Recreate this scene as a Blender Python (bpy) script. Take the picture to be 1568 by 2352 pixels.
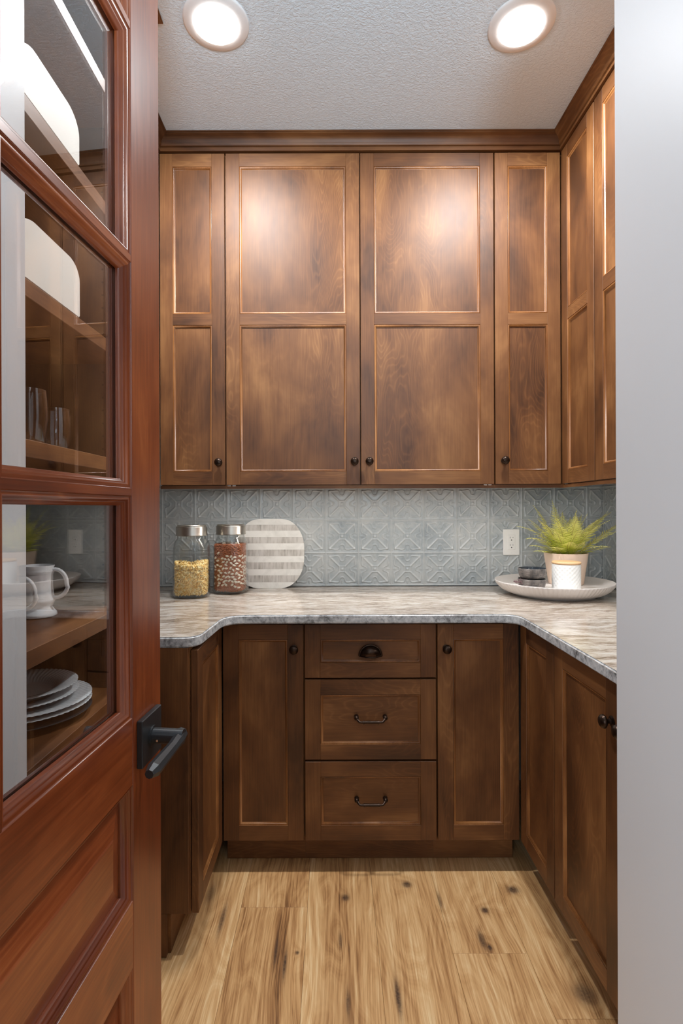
import bpy, bmesh, math, random
from mathutils import Vector, Matrix
random.seed(7)
C = bpy.context.scene.collection
S = bpy.context.scene
R = math.radians
for o in list(bpy.data.objects): bpy.data.objects.remove(o)

# ------------------------------------------------------------------ camera
CAM_Z = 1.279
cd = bpy.data.cameras.new('camera'); cam = bpy.data.objects.new('camera', cd); C.objects.link(cam)
cam.location = (0, 0, CAM_Z)
cam.rotation_mode = 'XYZ'
ROLL = 0.2
cam.rotation_euler = (R(90), R(0), 0)
cam.matrix_world = Matrix.Translation((0, 0, CAM_Z)) @ Matrix.Rotation(R(90), 4, 'X') @ Matrix.Rotation(R(-ROLL), 4, 'Z')
cd.sensor_fit = 'VERTICAL'; cd.sensor_height = 36; cd.sensor_width = 24
cd.lens = 1210 / 2352 * 36
cd.shift_x = 19 / 2352; cd.shift_y = -8 / 2352
cd.clip_start = 0.02
S.camera = cam

# ------------------------------------------------------------------ world, lights, exposure
w = bpy.data.worlds.new('world'); S.world = w; w.use_nodes = True
w.node_tree.nodes['Background'].inputs[0].default_value = (0.80, 0.86, 0.95, 1)
w.node_tree.nodes['Background'].inputs[1].default_value = 0.25
S.view_settings.view_transform = 'Standard'; S.view_settings.look = 'None'
S.view_settings.gamma = 1; S.view_settings.use_curve_mapping = False
S.view_settings.exposure = 0.22

def area(name, loc, rot, size, power, col=(1, 1, 1), shape='RECTANGLE', sy=None, spread=180):
    l = bpy.data.lights.new(name, 'AREA'); l.shape = shape; l.size = size
    if sy: l.size_y = sy
    l.energy = power; l.color = col; l.spread = R(spread)
    o = bpy.data.objects.new(name, l); o.location = loc; o.rotation_euler = rot; C.objects.link(o)
    return o
CEIL = 2.77
LAMPS = [(-0.353, 1.614), (0.585, 1.625)]
for (lx, ly) in LAMPS:
    area('can_light_glow', (lx, ly, CEIL - 0.024), (0, 0, 0), 0.125, 17.5, (0.98, 0.99, 1.0), 'DISK')
# unseen fill lights added behind the camera, one from the left, one overhead
area('added_fill_left', (-1.9, -2.6, 1.5), (R(90), 0, R(-38)), 2.2, 58, (0.82, 0.91, 1.0), sy=2.0)
area('added_fill_overhead', (0.3, -1.3, CEIL - 0.03), (0, 0, 0), 1.2, 8, (0.96, 0.98, 1.0), sy=0.8)

# unseen cool light added behind the doorway to brighten the pantry ceiling
area('added_ceiling_fill', (0.36, -1.30, 1.62), (R(118), 0, R(9)), 0.5, 12, (0.66, 0.85, 1.0), 'DISK', spread=70)

# ------------------------------------------------------------------ object helpers
def link(o, parent=None):
    C.objects.link(o)
    if parent is not None: o.parent = parent
    return o
def mesh(name, verts, faces, mats=None, parent=None, mi=None, smooth=False, loc=None):
    me = bpy.data.meshes.new(name); me.from_pydata([tuple(v) for v in verts], [], faces)
    if mats is not None:
        for m in (mats if isinstance(mats, (list, tuple)) else [mats]): me.materials.append(m)
    if mi:
        for p, k in zip(me.polygons, mi): p.material_index = k
    if smooth:
        for p in me.polygons: p.use_smooth = True
    me.update()
    o = bpy.data.objects.new(name, me)
    if loc: o.location = loc
    return link(o, parent)
def empty(name, loc=(0, 0, 0), rz=0):
    o = bpy.data.objects.new(name, None); o.location = loc; o.rotation_euler = (0, 0, rz)
    o.empty_display_size = 0.05
    return link(o)
def tag(o, label=None, cat=None, group=None, kind=None):
    if label: o['label'] = label
    if cat: o['category'] = cat
    if group: o['group'] = group
    if kind: o['kind'] = kind
    return o
def copy_tree(o, parent=None):
    c = o.copy(); C.objects.link(c); c.parent = parent
    for ch in [x for x in bpy.data.objects if x.parent == o]:
        copy_tree(ch, c)
    return c

class MB:
    def __init__(s): s.v = []; s.f = []; s.m = []
    def add(s, vs, fs, mi=0):
        b = len(s.v); s.v += [tuple(v) for v in vs]
        s.f += [tuple(b + i for i in f) for f in fs]; s.m += [mi] * len(fs)
    def box(s, x0, x1, y0, y1, z0, z1, mi=0, bev=0.0):
        if bev <= 0:
            s.add([(x0,y0,z0),(x1,y0,z0),(x1,y1,z0),(x0,y1,z0),(x0,y0,z1),(x1,y0,z1),(x1,y1,z1),(x0,y1,z1)],
                  [(0,3,2,1),(4,5,6,7),(0,1,5,4),(1,2,6,5),(2,3,7,6),(3,0,4,7)], mi)
            return
        bm = bmesh.new(); bmesh.ops.create_cube(bm, size=1)
        for v in bm.verts:
            v.co = Vector(((x0+x1)/2 + v.co.x*(x1-x0), (y0+y1)/2 + v.co.y*(y1-y0), (z0+z1)/2 + v.co.z*(z1-z0)))
        bmesh.ops.bevel(bm, geom=bm.edges[:], offset=bev, segments=1, affect='EDGES')
        s.bm(bm, mi)
    def bm(s, bm, mi=0, M=None):
        bm.verts.ensure_lookup_table(); bm.verts.index_update()
        s.add([(M @ v.co) if M else v.co.copy() for v in bm.verts], [tuple(v.index for v in f.verts) for f in bm.faces], mi); bm.free()
    def lathe(s, prof, n=32, M=None, mi=0, rfun=None, cap=False):
        vs = []; fs = []
        for (r, z) in prof:
            for i in range(n):
                a = 2*math.pi*i/n; rr = r * (rfun(a, r, z) if rfun else 1)
                vs.append(Vector((rr*math.cos(a), rr*math.sin(a), z)))
        for j in range(len(prof)-1):
            for i in range(n):
                k = (i+1) % n; fs.append((j*n+i, j*n+k, (j+1)*n+k, (j+1)*n+i))
        if cap:
            fs.append(tuple(range(n))[::-1]); b = (len(prof)-1)*n; fs.append(tuple(b+i for i in range(n)))
        if M: vs = [M @ v for v in vs]
        s.add(vs, fs, mi)
    def tube(s, pts, rad, n=10, mi=0, cap=True):
        pts = [Vector(p) for p in pts]; rings = []; vs = []; fs = []
        up = None
        for i, p in enumerate(pts):
            t = (pts[min(i+1, len(pts)-1)] - pts[max(i-1, 0)]).normalized()
            if up is None:
                up = Vector((0, 0, 1)) if abs(t.z) < 0.9 else Vector((1, 0, 0))
            a = t.cross(up).normalized(); up = a.cross(t).normalized()
            r = rad[i] if isinstance(rad, (list, tuple)) else rad
            for k in range(n):
                g = 2*math.pi*k/n; vs.append(p + a*(math.cos(g)*r) + up*(math.sin(g)*r))
        for i in range(len(pts)-1):
            for k in range(n):
                q = (k+1) % n; fs.append((i*n+k, i*n+q, (i+1)*n+q, (i+1)*n+k))
        if cap:
            fs.append(tuple(range(n))[::-1]); b = (len(pts)-1)*n; fs.append(tuple(b+k for k in range(n)))
        s.add(vs, fs, mi)
    def loop(s, x0, x1, z0, z1, prof, mi=0, mi2=None):
        """mitred moulding round the inside of a rectangle in the xz plane; prof = [(inset, y)]"""
        vs = []
        for (t, y) in prof:
            vs += [(x0+t, y, z0+t), (x1-t, y, z0+t), (x1-t, y, z1-t), (x0+t, y, z1-t)]
        b = len(s.v); s.v += vs
        for j in range(len(prof)-1):
            for k in range(4):
                q = (k+1) % 4
                s.f.append((b+j*4+k, b+j*4+q, b+(j+1)*4+q, b+(j+1)*4+k)); s.m.append(mi if (k in (1, 3) or mi2 is None) else mi2)
    def build(s, name, mats, parent=None, smooth=False, loc=None, fix=False):
        o = mesh(name, s.v, s.f, mats, parent, s.m, smooth, loc)
        if fix:
            bm = bmesh.new(); bm.from_mesh(o.data); bmesh.ops.recalc_face_normals(bm, faces=bm.faces[:]); bm.to_mesh(o.data); bm.free()
        return o
def shade(o, ang=35):
    for p in o.data.polygons: p.use_smooth = True
    bm = bmesh.new(); bm.from_mesh(o.data)
    for e in bm.edges:
        if len(e.link_faces) == 2 and e.calc_face_angle(0) > R(ang): e.smooth = False
    bm.to_mesh(o.data); bm.free()
    return o

# ------------------------------------------------------------------ materials
class NT:
    def __init__(s, name):
        s.mat = bpy.data.materials.new(name); s.mat.use_nodes = True; s.t = s.mat.node_tree
        s.t.nodes.clear(); s.out = s.n('ShaderNodeOutputMaterial')
    def n(s, typ, **kw):
        x = s.t.nodes.new(typ)
        for k, v in kw.items(): setattr(x, k, v)
        return x
    def l(s, a, b): s.t.links.new(a, b)
    def put(s, sock, v):
        if hasattr(v, 'is_output'): s.l(v, sock)
        else: sock.default_value = v
    def math(s, op, a, b=0.0, c=0.0):
        x = s.n('ShaderNodeMath', operation=op); s.put(x.inputs[0], a); s.put(x.inputs[1], b); s.put(x.inputs[2], c); return x.outputs[0]
    def vmath(s, op, a, b=(0, 0, 0)):
        x = s.n('ShaderNodeVectorMath', operation=op); s.put(x.inputs[0], a); s.put(x.inputs[1], b)
        return x.outputs['Value'] if op in ('LENGTH', 'DOT_PRODUCT', 'DISTANCE') else x.outputs[0]
    def noise(s, vec, scale, detail=2, rough=0.5, dist=0.0):
        x = s.n('ShaderNodeTexNoise'); s.put(x.inputs['Vector'], vec); x.inputs['Scale'].default_value = scale
        x.inputs['Detail'].default_value = detail; x.inputs['Roughness'].default_value = rough; x.inputs['Distortion'].default_value = dist
        return x.outputs['Fac']
    def ramp(s, fac, stops, interp='LINEAR'):
        x = s.n('ShaderNodeValToRGB'); s.put(x.inputs[0], fac); cr = x.color_ramp; cr.interpolation = interp
        while len(cr.elements) < len(stops): cr.elements.new(0.5)
        for e, (p, c) in zip(cr.elements, stops):
            e.position = p; e.color = (*c, 1) if len(c) == 3 else c
        return x.outputs[0]
    def mix(s, fac, a, b, typ='MIX'):
        x = s.n('ShaderNodeMix', data_type='RGBA', blend_type=typ); s.put(x.inputs['Factor'], fac)
        for k, v in (('A', a), ('B', b)):
            sk = [i for i in x.inputs if i.name == k and i.type == 'RGBA'][0]
            s.put(sk, v if hasattr(v, 'is_output') else (*v, 1))
        return [o for o in x.outputs if o.type == 'RGBA'][0]
    def bump(s, h, strength=0.3, dist=0.002):
        x = s.n('ShaderNodeBump'); s.put(x.inputs['Height'], h); x.inputs['Strength'].default_value = strength; x.inputs['Distance'].default_value = dist
        return x.outputs[0]
    def bsdf(s, col, rough=0.5, metal=0.0, normal=None, coat=0.0, coat_rough=0.1, spec=0.5, **kw):
        x = s.n('ShaderNodeBsdfPrincipled'); s.put(x.inputs['Base Color'], col if hasattr(col, 'is_output') else (*col, 1))
        s.put(x.inputs['Roughness'], rough); x.inputs['Metallic'].default_value = metal
        x.inputs['Coat Weight'].default_value = coat; x.inputs['Coat Roughness'].default_value = coat_rough
        x.inputs['Specular IOR Level'].default_value = spec
        if normal is not None: s.l(normal, x.inputs['Normal'])
        for k, v in kw.items(): s.put(x.inputs[k.replace('_', ' ')], v)
        s.l(x.outputs[0], s.out.inputs[0]); return s.mat
def L(r, g, b):
    f = lambda c: (c/255/12.92) if c/255 <= 0.04045 else ((c/255+0.055)/1.055)**2.4
    return (f(r), f(g), f(b))
def plain(name, col, rough=0.5, metal=0.0, nscale=0, namt=0.1, **kw):
    m = NT(name)
    if nscale:
        tc = m.n('ShaderNodeTexCoord').outputs['Object']; f = m.noise(tc, nscale, 3)
        c = m.mix(f, tuple(c*(1-namt) for c in col), tuple(min(1, c*(1+namt)) for c in col))
        return m.bsdf(c, rough, metal, **kw)
    return m.bsdf(col, rough, metal, **kw)

def wood(name, axis, stops, rough=0.50, coat=0.0, blotch=2.4, ring=0.075, fine=0.24, mul=1.0, rings=26, relief=0.08):
    """stained timber: grain runs along the object's own axis"""
    m = NT(name); tc = m.n('ShaderNodeTexCoord').outputs['Object']
    rnd = m.n('ShaderNodeObjectInfo').outputs['Random']
    off = m.n('ShaderNodeCombineXYZ'); m.put(off.inputs[0], m.math('MULTIPLY', rnd, 31.0)); m.put(off.inputs[1], m.math('MULTIPLY', rnd, 17.0)); m.put(off.inputs[2], m.math('MULTIPLY', rnd, 23.0))
    p = m.vmath('ADD', tc, off.outputs[0])
    sc = {'x': (0.22, 1, 1), 'z': (1, 1, 0.22), 'y': (1, 0.22, 1)}[axis]
    sf = {'x': (0.03, 1, 1), 'z': (1, 1, 0.03), 'y': (1, 0.03, 1)}[axis]
    sb = {'x': (0.45, 1, 1), 'z': (1, 1, 0.45), 'y': (1, 0.45, 1)}[axis]
    low = m.noise(m.vmath('MULTIPLY', p, sc), 5.5, 2.5, 0.45)
    rg = m.math('SINE', m.math('MULTIPLY', low, rings*6.28))
    rg = m.math('POWER', m.math('ABSOLUTE', rg), 9.0)
    mk = m.ramp(m.noise(m.vmath('MULTIPLY', p, sc), 3.1, 1), [(.50, (0, 0, 0)), (.62, (1, 1, 1))]); rg = m.math('MULTIPLY', rg, mk)
    fn = m.noise(m.vmath('MULTIPLY', p, sf), 230, 3, 0.6)
    bl = m.noise(m.vmath('MULTIPLY', p, sb), blotch*2.2, 4, 0.55, 0.4)
    f = m.math('ADD', m.math('MULTIPLY', bl, 1.0), m.math('MULTIPLY', m.math('SUBTRACT', fn, 0.5), fine))
    f = m.math('ADD', f, m.math('MULTIPLY', rg, ring))
    f = m.math('ADD', f, m.math('MULTIPLY', m.math('SUBTRACT', rnd, 0.5), 0.07))
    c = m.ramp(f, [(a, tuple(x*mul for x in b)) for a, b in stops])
    nb = m.bump(m.math('ADD', fn, m.math('MULTIPLY', rg, 0.4)), relief, 0.0006)
    return m.bsdf(c, m.math('ADD', rough-0.04, m.math('MULTIPLY', fn, 0.08)), 0, nb, coat, 0.22)
CAB = [(0.30, (0.058, 0.020, 0.0052)), (0.44, (0.118, 0.043, 0.0120)), (0.56, (0.172, 0.068, 0.020)), (0.74, (0.280, 0.126, 0.042))]
M = {}
M['wz'] = wood('maple_stained_upright', 'z', CAB)
M['wx'] = wood('maple_stained_level', 'x', CAB)
M['wy'] = wood('maple_stained_deep', 'y', CAB)
M['bead'] = wood('maple_bead_highlight', 'z', CAB, rough=0.34, coat=0.0, ring=0.0, mul=1.45)  # highlights along the rounded bead put into a lighter wood colour
M['dark'] = wood('maple_shade_inside', 'z', CAB, mul=0.28, rough=.6)  # shade inside the open shelf unit put into the panel colour
CH = [(0.27, (0.080, 0.0125, 0.0030)), (0.46, (0.175, 0.034, 0.0080)), (0.60, (0.270, 0.063, 0.016)), (0.76, (0.400, 0.122, 0.034))]
M['cz'] = wood('cherry_door_upright', 'z', CH, rough=0.34, coat=0.4, ring=0.10, fine=0.34, blotch=2.0, rings=12, relief=0.015)
M['cx'] = wood('cherry_door_level', 'x', CH, rough=0.34, coat=0.4, ring=0.12, fine=0.34, blotch=2.0, rings=10, relief=0.015)
M['bronze'] = plain('oil_rubbed_bronze', (0.045, 0.028, 0.020), 0.30, 0.85, 60, 0.4)
M['black_metal'] = plain('matte_black_metal', (0.030, 0.033, 0.037), 0.38, 0.4, 80, 0.1)
M['steel'] = plain('brushed_lid_metal', (0.52, 0.48, 0.42), 0.30, 1.0, 40, 0.08)
M['silver'] = plain('bright_metal', (0.8, 0.8, 0.78), 0.25, 1.0, 40, 0.05)
M['white_plastic'] = plain('white_plastic', (0.90, 0.89, 0.86), 0.35, 0, 20, 0.02)
M['slot'] = plain('socket_slot_dark', (0.03, 0.028, 0.025), 0.6, 0, 20, 0.1)
M['white_paint'] = plain('white_lamp_trim', (0.85, 0.85, 0.84), 0.4, 0, 20, 0.02)
M['box_white'] = plain('white_box_card', (0.78, 0.76, 0.70), 0.55, 0, 6, 0.03)
M['porcelain'] = plain('white_porcelain', (0.82, 0.83, 0.84), 0.10, 0, 10, 0.02, coat=0.6)
M['plate_grey'] = plain('grey_white_plate_glaze', (0.62, 0.66, 0.68), 0.18, 0, 10, 0.04, coat=0.4)
M['black_plate'] = plain('black_plate_glaze', (0.03, 0.034, 0.038), 0.2, 0, 10, 0.2)
M['pinhole'] = plain('pin_hole_dark', (0.006, 0.004, 0.003), 0.9, 0, 10, 0.1)

def paint(name, col, bs=140, strength=0.25, dist=0.0015, rough=0.6, scale2=None):
    m = NT(name); tc = m.n('ShaderNodeNewGeometry').outputs['Position']
    a = m.noise(tc, bs, 3, 0.55); b = m.noise(tc, 3, 3)
    c = m.mix(b, tuple(x*0.97 for x in col), tuple(min(1, x*1.02) for x in col))
    return m.bsdf(c, rough, 0, m.bump(a, strength, dist), spec=0.3)
M['wall'] = paint('wall_light_grey_paint', (0.70, 0.715, 0.735), 260, 0.06, 0.0008, 0.42)
def ceil_mat():
    m = NT('ceiling_knockdown_texture'); tc = m.n('ShaderNodeNewGeometry').outputs['Position']
    p = m.vmath('MULTIPLY', tc, (1, 1.3, 1))
    a = m.noise(p, 95, 3, 0.55, 0.8); h = m.ramp(a, [(0.40, (0, 0, 0)), (0.60, (1, 1, 1))])
    return m.bsdf((0.70, 0.79, 0.85), 0.75, 0, m.bump(h, 0.50, 0.0018), spec=0.2)
M['ceiling'] = ceil_mat()

def tile_mat():
    m = NT('pressed_tin_blue_grey'); tc = m.n('ShaderNodeNewGeometry').outputs['Position']
    a = m.noise(tc, 5, 5, 0.6, 0.5); b = m.noise(tc, 45, 4, 0.6)
    f = m.math('ADD', m.math('MULTIPLY', a, 0.75), m.math('MULTIPLY', b, 0.35))
    c = m.ramp(f, [(0.38, (0.30, 0.345, 0.375)), (0.52, (0.42, 0.46, 0.475)), (0.68, (0.53, 0.55, 0.545))])
    oc = m.n('ShaderNodeTexCoord').outputs['Object']; sp_ = m.n('ShaderNodeSeparateXYZ'); m.l(oc, sp_.inputs[0])
    rel = m.math('MULTIPLY', m.math('SUBTRACT', m.math('MULTIPLY', sp_.outputs[1], -1.0), 0.0078), 430.0)   # paler on the raised lines
    rel = m.math('MINIMUM', m.math('MAXIMUM', rel, 0.0), 1.0)
    c = m.mix(m.math('MULTIPLY', rel, 0.60), c, (0.68, 0.71, 0.71))
    return m.bsdf(c, 0.34, 0.0, m.bump(b, 0.12, 0.001), coat=0.25, coat_rough=0.2)
M['tile'] = tile_mat()

def stone_top():
    m = NT('brown_veined_quartzite'); tc = m.n('ShaderNodeNewGeometry').outputs['Position']
    warp = m.noise(tc, 2.6, 3, 0.5); sep = m.n('ShaderNodeSeparateXYZ'); m.l(tc, sep.inputs[0])
    yy = m.math('ADD', sep.outputs[1], m.math('MULTIPLY', warp, 0.16))
    cb = m.n('ShaderNodeCombineXYZ'); m.put(cb.inputs[0], m.math('MULTIPLY', sep.outputs[0], 0.24)); m.put(cb.inputs[1], yy); m.put(cb.inputs[2], 0.3)
    a = m.noise(cb.outputs[0], 24, 5, 0.62, 0.5); b = m.noise(cb.outputs[0], 105, 4, 0.7, 0.3); g = m.noise(tc, 230, 3, 0.6)
    f = m.math('ADD', m.math('MULTIPLY', a, 0.50), m.math('ADD', m.math('MULTIPLY', b, 0.52), m.math('MULTIPLY', g, 0.10)))
    c = m.ramp(f, [(0.36, (0.13, 0.092, 0.065)), (0.46, (0.26, 0.195, 0.145)), (0.54, (0.42, 0.350, 0.285)), (0.61, (0.56, 0.505, 0.44)), (0.75, (0.66, 0.64, 0.60))])
    big = m.ramp(m.noise(cb.outputs[0], 5, 3, 0.5), [(0.42, (1, 1, 1)), (0.62, (0.76, 0.77, 0.80))])
    c = m.mix(0.6, c, big, 'MULTIPLY')
    return m.bsdf(c, 0.16, 0, None, coat=0.1, coat_rough=0.05)
def stone_edge():
    m = NT('quartzite_edge_grey'); tc = m.n('ShaderNodeNewGeometry').outputs['Position']
    a = m.noise(tc, 22, 5, 0.65, 1.2); b = m.noise(tc, 120, 4, 0.7)
    f = m.math('ADD', m.math('MULTIPLY', a, 0.7), m.math('MULTIPLY', b, 0.38))
    c = m.ramp(f, [(0.34, (0.05, 0.055, 0.052)), (0.44, (0.24, 0.25, 0.26)), (0.53, (0.44, 0.465, 0.49)), (0.66, (0.66, 0.68, 0.69))])
    return m.bsdf(c, 0.25, 0, m.bump(b, 0.2, 0.001))
M['stone'] = stone_top(); M['stone_edge'] = stone_edge()

def ground(px, py): d = 1210*CAM_Z/(py-1168); return ((px-765)*d/1210, d)
KNOTS = [((790,2062),.011,.014,1), ((630,2185),.0045,.050,.9), ((650,2215),.005,.045,1), ((931,2032),.014,.014,1), ((1110,2092),.011,.012,1),
         ((1174,2045),.018,.016,1), ((1103,2160),.009,.030,.9), ((1121,2178),.006,.010,1), ((507,2110),.008,.06,.8), ((910,2290),.007,.050,1),
         ((1340,2285),.030,.030,.8), ((1007,2070),.006,.035,.7), ((778,2160),.005,.028,.7), ((795,2305),.005,.035,.8), ((679,2188),.005,.006,.9), ((480,2052),.012,.04,.6)]
def floor_mat():
    m = NT('hickory_plank'); tc = m.n('ShaderNodeNewGeometry').outputs['Position']
    rnd = m.n('ShaderNodeObjectInfo').outputs['Random']
    off = m.n('ShaderNodeCombineXYZ'); m.put(off.inputs[0], m.math('MULTIPLY', rnd, 41.0)); m.put(off.inputs[1], m.math('MULTIPLY', rnd, 13.0)); m.put(off.inputs[2], m.math('MULTIPLY', rnd, 7.0))
    p = m.vmath('ADD', tc, off.outputs[0])
    low = m.noise(m.vmath('MULTIPLY', p, (1, .26, 1)), 6.0, 2.5, 0.45)
    bend = m.n('ShaderNodeCombineXYZ'); m.put(bend.inputs[0], m.math('MULTIPLY', m.math('SUBTRACT', m.noise(m.vmath('MULTIPLY', p, (1, .30, 1)), 5.0, 2), 0.5), 0.09))
    p = m.vmath('ADD', p, bend.outputs[0])
    kn = None; dark = None
    for (px, rx, ry, s) in KNOTS:
        kx, ky = ground(*px)
        v = m.vmath('DIVIDE', m.vmath('SUBTRACT', tc, (kx, ky, 0)), (rx, ry, 1.0))
        d = m.vmath('LENGTH', v)
        halo = m.math('MULTIPLY', m.math('DIVIDE', 1.0, m.math('ADD', 1.0, m.math('MULTIPLY', m.math('MULTIPLY', d, d), 0.16))), 0.12*s)
        dk = m.math('MULTIPLY', m.math('DIVIDE', 1.0, m.math('ADD', 1.0, m.math('POWER', d, 4.0))), s)
        kn = halo if kn is None else m.math('ADD', kn, halo); dark = dk if dark is None else m.math('ADD', dark, dk)
    c0 = m.math('ADD', low, kn)
    rg = m.math('SINE', m.math('MULTIPLY', c0, 95.0)); rg = m.math('ADD', m.math('MULTIPLY', rg, 0.5), 0.5)
    rg2 = m.math('SINE', m.math('MULTIPLY', c0, 420.0))
    fn = m.noise(m.vmath('MULTIPLY', p, (1, .025, 1)), 260, 3, 0.65)
    bl = m.noise(m.vmath('MULTIPLY', p, (1, .07, 1)), 15, 4, 0.55, 0.3)
    st = m.noise(m.vmath('MULTIPLY', p, (1, .022, 1)), 75, 4, 0.6, 0.2)
    f = m.math('ADD', m.math('MULTIPLY', bl, 0.70), m.math('MULTIPLY', m.math('SUBTRACT', fn, .5), 0.75))
    f = m.math('ADD', f, m.math('ADD', 0.09, m.math('MULTIPLY', m.math('SUBTRACT', st, .5), 0.70)))
    f = m.math('ADD', f, m.math('MULTIPLY', m.math('SUBTRACT', rg, 0.5), 0.085))
    f = m.math('ADD', f, m.math('MULTIPLY', rg2, 0.012))
    f = m.math('SUBTRACT', f, m.math('MULTIPLY', kn, 0.75))
    f = m.math('ADD', f, m.math('MULTIPLY', m.math('SUBTRACT', rnd, 0.5), 0.10))
    c = m.ramp(f, [(0.04, (0.14, 0.060, 0.022)), (0.20, (0.38, 0.185, 0.068)), (0.36, (0.58, 0.320, 0.130)), (0.52, (0.72, 0.440, 0.200)), (0.70, (0.85, 0.62, 0.340))])
    dn = m.math('MULTIPLY', dark, m.math('ADD', 0.35, m.math('MULTIPLY', m.noise(tc, 120, 4, 0.7), 1.0)))
    c = m.mix(m.math('MINIMUM', m.math('MULTIPLY', dn, 1.05), 1.0), c, (0.070, 0.038, 0.024))
    return m.bsdf(c, 0.42, 0, m.bump(m.math('ADD', fn, m.math('MULTIPLY', rg, .5)), 0.12, 0.0008), coat=0.12, coat_rough=0.3)
M['floor'] = floor_mat()

def thin_glass(name, tint=(1, 1, 1), boost=1.0, rough=0.0):
    m = NT(name)
    lw = m.n('ShaderNodeLayerWeight'); lw.inputs[0].default_value = 0.5
    # Schlick reflectance from the view angle
    geo = m.n('ShaderNodeNewGeometry')
    cosv = m.math('ABSOLUTE', m.vmath('DOT_PRODUCT', geo.outputs['Normal'], geo.outputs['Incoming']))
    F = m.math('ADD', 0.04, m.math('MULTIPLY', m.math('POWER', m.math('SUBTRACT', 1.0, cosv), 5.0), 0.96))
    F = m.math('MULTIPLY', F, boost)
    tr = m.n('ShaderNodeBsdfTransparent'); tr.inputs[0].default_value = (*tint, 1)
    gl = m.n('ShaderNodeBsdfGlossy'); gl.inputs['Roughness'].default_value = rough
    mx = m.n('ShaderNodeMixShader'); m.put(mx.inputs[0], m.math('MINIMUM', F, 1.0)); m.l(tr.outputs[0], mx.inputs[1]); m.l(gl.outputs[0], mx.inputs[2])
    m.l(mx.outputs[0], m.out.inputs[0]); return m.mat
M['pane'] = thin_glass('clear_window_glass', (0.985, 0.99, 0.99), 2.1)
M['glass'] = thin_glass('clear_jar_glass', (0.985, 0.994, 0.990), 1.2)
M['tumbler'] = thin_glass('clear_tumbler_glass', (0.93, 0.95, 0.96), 2.6)

def emit(name, col, s):
    m = NT(name); e = m.n('ShaderNodeEmission'); e.inputs[0].default_value = (*col, 1); e.inputs[1].default_value = s
    m.l(e.outputs[0], m.out.inputs[0]); return m.mat
M['lens'] = emit('lamp_lens_lit', (1.0, 0.99, 0.975), 14.0)

# ------------------------------------------------------------------ the room
BACK = 2.475; LW = -1.02; RW = 1.27; PEND = 0.95; PL = -0.554; PR = 0.510
def slab(name, x0, x1, y0, y1, z0, z1, m):
    b = MB(); b.box(x0, x1, y0, y1, z0, z1); o = b.build(name, m); tag(o, kind='structure'); return o
slab('ceiling', -3.2, 3.4, -3.6, BACK+.1, CEIL, CEIL+.1, M['ceiling'])
wb = slab('wall_back', LW-.1, RW+.1, BACK, BACK+.1, 0, CEIL, M['wall'])
slab('wall_left', LW-.1, LW, PEND, BACK, 0, CEIL, M['wall'])
wr = slab('wall_right', RW, RW+.1, PEND, BACK, 0, CEIL, M['wall'])
slab('wall_passage_left', LW-.1, PL, 0.10, PEND-.0, 0, CEIL, M['wall'])
slab('wall_passage_right', PR, RW+.1, 0.10, PEND, 0, CEIL, M['wall'])
slab('wall_front_left', -3.2, -0.42, -0.04, 0.0995, 0, CEIL, M['wall'])
slab('wall_front_right', PR, 3.4, -0.04, 0.0995, 0, CEIL, M['wall'])
slab('wall_far_left', -3.3, -3.2, -3.6, -0.04, 0, CEIL, M['wall'])
slab('wall_far_right', 3.4, 3.5, -3.6, -0.04, 0, CEIL, M['wall'])
slab('wall_far_front', -3.2, 3.4, -3.7, -3.6, 0, CEIL, M['wall'])

# floor: boards laid towards the camera, one object each
fl = slab('floor', -3.2, 3.4, -3.6, BACK+.1, -0.06, -0.012, M['floor'])
PW = 0.213; G = 0.0003
joints = {2: [0.95, 2.6], 3: [-.25, 1.691, 2.6], 4: [0.35, 2.6], 5: [1.05, 2.6], 6: [-.4, 1.513, 2.6], 7: [-.1, 1.318, 2.6], 8: [.7, 2.6]}
x00 = -0.300 - 3*PW
pmeshes = {}
for c in range(-10, 18):
    xa = x00 + c*PW
    if xa + PW < -3.2 or xa > 3.4: continue
    ys = joints.get(c, [random.uniform(-1.0, 1.2), 2.6])
    lo = ys[0]
    ys = [-3.6] + ([lo-1.9] if lo-1.9 > -3.5 else []) + ys
    for y0, y1 in zip(ys[:-1], ys[1:]):
        y1 = min(y1, BACK+.1)
        key = round(y1-y0, 4)
        if key not in pmeshes:
            b = MB(); b.box(0, PW-2*G, 0, key-2*G, -0.012, 0, 0, 0.0005)
            o = b.build('plank', M['floor'], fl); pmeshes[key] = o.data
        else:
            o = bpy.data.objects.new('plank', pmeshes[key]); link(o, fl)
        o.location = (xa+G, y0+G, 0)

# pressed-tin backsplash, one object per tile
TP = 0.153
def tile_h(u, v):
    au, av = abs(u), abs(v)
    if au > av: au, av = av, au           # av = distance towards the nearest side, au = position along it
    h = 0.0
    g = lambda d, w: math.exp(-(d/w)**2)
    mx = av
    # border ridge
    h += 0.0019*g(1-mx, 0.055) + 0.0008*g(mx-0.90, 0.02)
    # diagonals
    r = math.hypot(au, av)
    if 0.22 < r < 1.15: h += 0.0019*g((av-au)/1.414, 0.048)*min(1, (r-0.22)/0.06)*min(1, (1.15-r)/0.06)
    # centre square and boss
    h += 0.0016*g(mx-0.175, 0.028)
    h += 0.0022*g(r, 0.075)
    # scalloped side line
    gl = 0.79 - 0.27*math.exp(-(au/0.17)**4) - 0.02*math.cos(au*9)
    if au < 0.80: h += 0.0021*g((av-gl), 0.030)
    # end returns of the petals
    # plateau inside star
    if av < gl: h += 0.0003*min(1, (gl-av)/0.06)
    # small oval at mid side
    h += 0.0014*g(math.hypot(au/0.05, (av-0.80)/0.09)-0.6, 0.35)
    return h
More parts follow.
